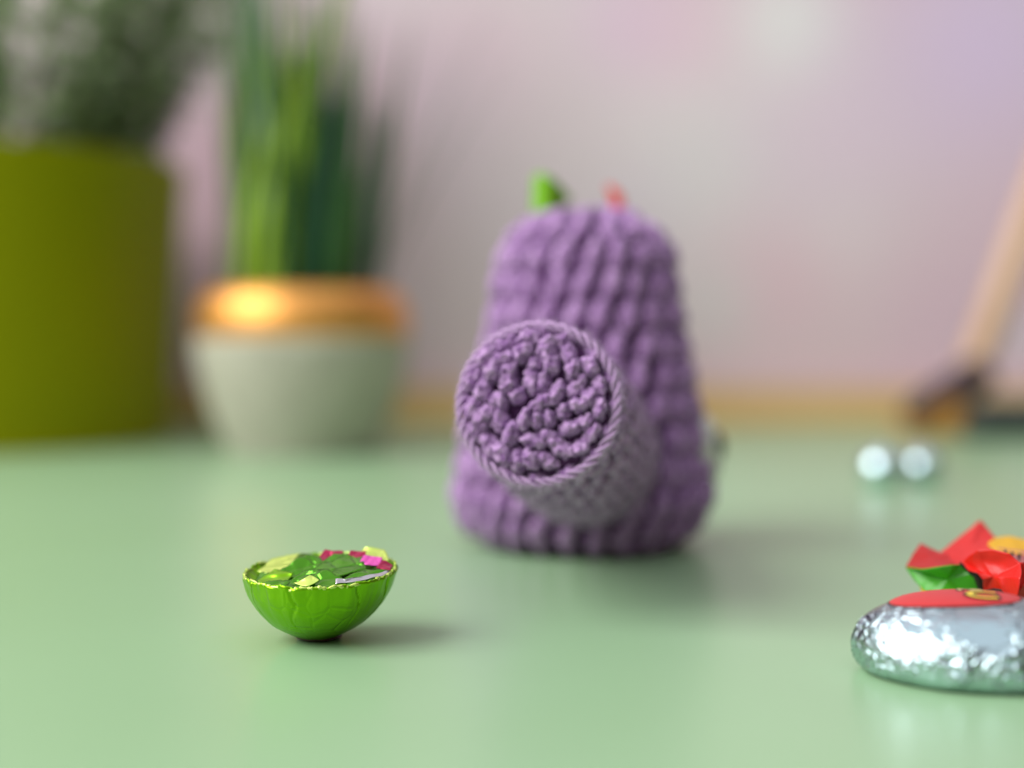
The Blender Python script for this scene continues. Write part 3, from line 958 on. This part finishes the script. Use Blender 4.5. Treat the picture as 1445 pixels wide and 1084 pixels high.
# ------------------------------------------------------------------ green plastic pot with feathery herb
px_, py_ = (-88 - 722.5) / F * .835, .835
m_lime = mat('olive_lime_plastic', srgb(142, 146, 0), 0.55, 0, 0.12)
lp = thing('potted_herb', (px_, py_, 0), 'large olive lime plastic pot with feathery grey green foliage at the left edge', 'plant')
mesh('pot', *lathe([(a_, max(b_3, .0006)) for a_, b_3 in smooth_profile([(0.0001, .0007), (.060, .0007), (.127, .0009), (.1315, .004), (.1352, .06), (.1385, .11), (.1420, .1570), (.1416, .1585), (.1390, .1585), (.1380, .153), (.135, .11)], 4)], 128, px_, py_, 0, True, False), m_lime, lp)
mesh('soil', *lathe([(.1345, .12), (.1345, .128), (.06, .131), (.0001, .132)], 64, px_, py_), m_soil, lp)
m_h1 = mat('herb_green', srgb(106, 138, 60), 0.55); m_h2 = mat('herb_grey', srgb(158, 178, 132), 0.55); m_h3 = mat('herb_stem', srgb(70, 74, 42), 0.7)
m_h4 = mat('herb_deep', srgb(44, 66, 22), 0.6)
leafA = {0: Acc(), 1: Acc(), 2: Acc()}
R3 = random.Random(5)
stems = 0
for k in range(60):
    rr = 0.11 * math.sqrt(R3.random()); th = R3.random() * 2 * PI
    if k < 34: th = R3.uniform(-.9, .6); rr = R3.uniform(.05, .115)
    b0 = Vector((px_ + rr * math.cos(th), py_ + rr * math.sin(th), .128))
    lean = Vector((math.cos(th) * R3.uniform(.1, .5) * rr / .1, math.sin(th) * .25, 1)).normalized()
    L = R3.uniform(.13, .26)
    path = []
    cur = b0.copy(); d = lean.copy()
    for s in range(9):
        path.append(cur.copy())
        d = (d + Vector((R3.uniform(-.12, .16), R3.uniform(-.1, .1), 0.02))).normalized()
        cur += d * L / 8
    v, f = tube_path(path, [0.0012 * (1 - s / 10) for s in range(9)], 5)
    mesh('stem', v, f, m_h3, lp); stems += 1
    for s in range(1, 9):
        for q in range(9):
            t = R3.random()
            p = path[s - 1].lerp(path[s], t)
            dd = Vector((R3.gauss(0, 1), R3.gauss(0, 1), R3.gauss(.4, .6))).normalized()
            tip_ = p + dd * R3.uniform(.010, .024)
            sd_ = dd.orthogonal().normalized() * R3.uniform(.0012, .0030)
            mid = (p + tip_) / 2 + Vector((0, 0, .0015))
            up_ = Vector((0, 0, .0004))
            key = R3.choice([0, 0, 1, 2]) if s < 4 else R3.choice([0, 1, 1, 2])
            leafA[key].add([p, mid + sd_, tip_, mid - sd_, mid + up_], [(0, 1, 4), (1, 2, 4), (2, 3, 4), (3, 0, 4)])
for key, m in ((0, m_h1), (1, m_h2), (2, m_h4)):
    tag(leafA[key].build('foliage', m, lp), ['green leaflets', 'grey green leaflets', 'dark green leaflets'][key], kind='stuff')

# ------------------------------------------------------------------ wooden stand at the far right
m_wood = mat('tan_wood', srgb(222, 172, 128), 0.5)
noise_colour(m_wood, srgb(210, 168, 134), srgb(222, 184, 154), 40)
m_wood2 = mat('amber_wood', srgb(196, 140, 64), 0.5)
m_joint = mat('dark_brown_joint', srgb(62, 42, 44), 0.5)
m_slab = mat('dark_grey_slab', srgb(62, 70, 66), 0.5)
ds = .885
stand = thing('wooden_stand', Vector((at(1375, 600, ds).x, ds, 0)), 'blurred stand with a slanting tan wooden rod and dark foot at the far right', 'stand')
def bar(name, p, q, r, m, n=10):
    path = [p.lerp(q, i / n) for i in range(n + 1)]
    rad = [r * (1 if 0 < i < n else .8) for i in range(n + 1)]
    v, f = tube_path(path, rad, 16)
    return mesh(name, v, f, m, stand)
tag(bar('rod', at(1362, 552, ds), at(1518, 130, ds), .0095, m_wood), 'tan wooden rod')
tag(bar('joint', at(1330, 566, ds - .004), at(1392, 520, ds - .004), .0115, m_joint), 'dark brown joint')
o = bar('arm', at(1285, 590, ds - .012), at(1345, 545, ds - .004), .0095, m_joint); tag(o, 'dark brown arm')
# amber wooden block under the arm
def wedge(name, pts, d0, d1, m, lab):
    a0 = [at(x, y, d0) for x, y in pts]
    for p in a0: p.z = max(p.z, .0003)
    b0 = [Vector((p.x, d1, p.z)) for p in a0]
    n = len(pts)
    o = mesh(name, a0 + b0, [tuple(range(n)), tuple(reversed(range(n, 2 * n)))] + [(i, i + n, (i + 1) % n + n, (i + 1) % n) for i in range(n)], m, stand, False)
    bv = o.modifiers.new('edge', 'BEVEL'); bv.width = .002; bv.segments = 3
    bm = bmesh.new(); bm.from_mesh(o.data); bmesh.ops.recalc_face_normals(bm, faces=bm.faces); bm.to_mesh(o.data); bm.free()
    tag(o, lab)
wedge('foot_block', [(1285, 614), (1368, 614), (1362, 572), (1335, 562), (1300, 576)], .868, .905, m_wood2, 'amber wooden foot block')
wedge('base_slab', [(1368, 618), (1520, 618), (1520, 572), (1378, 572)], .846, .93, m_slab, 'dark grey base slab')
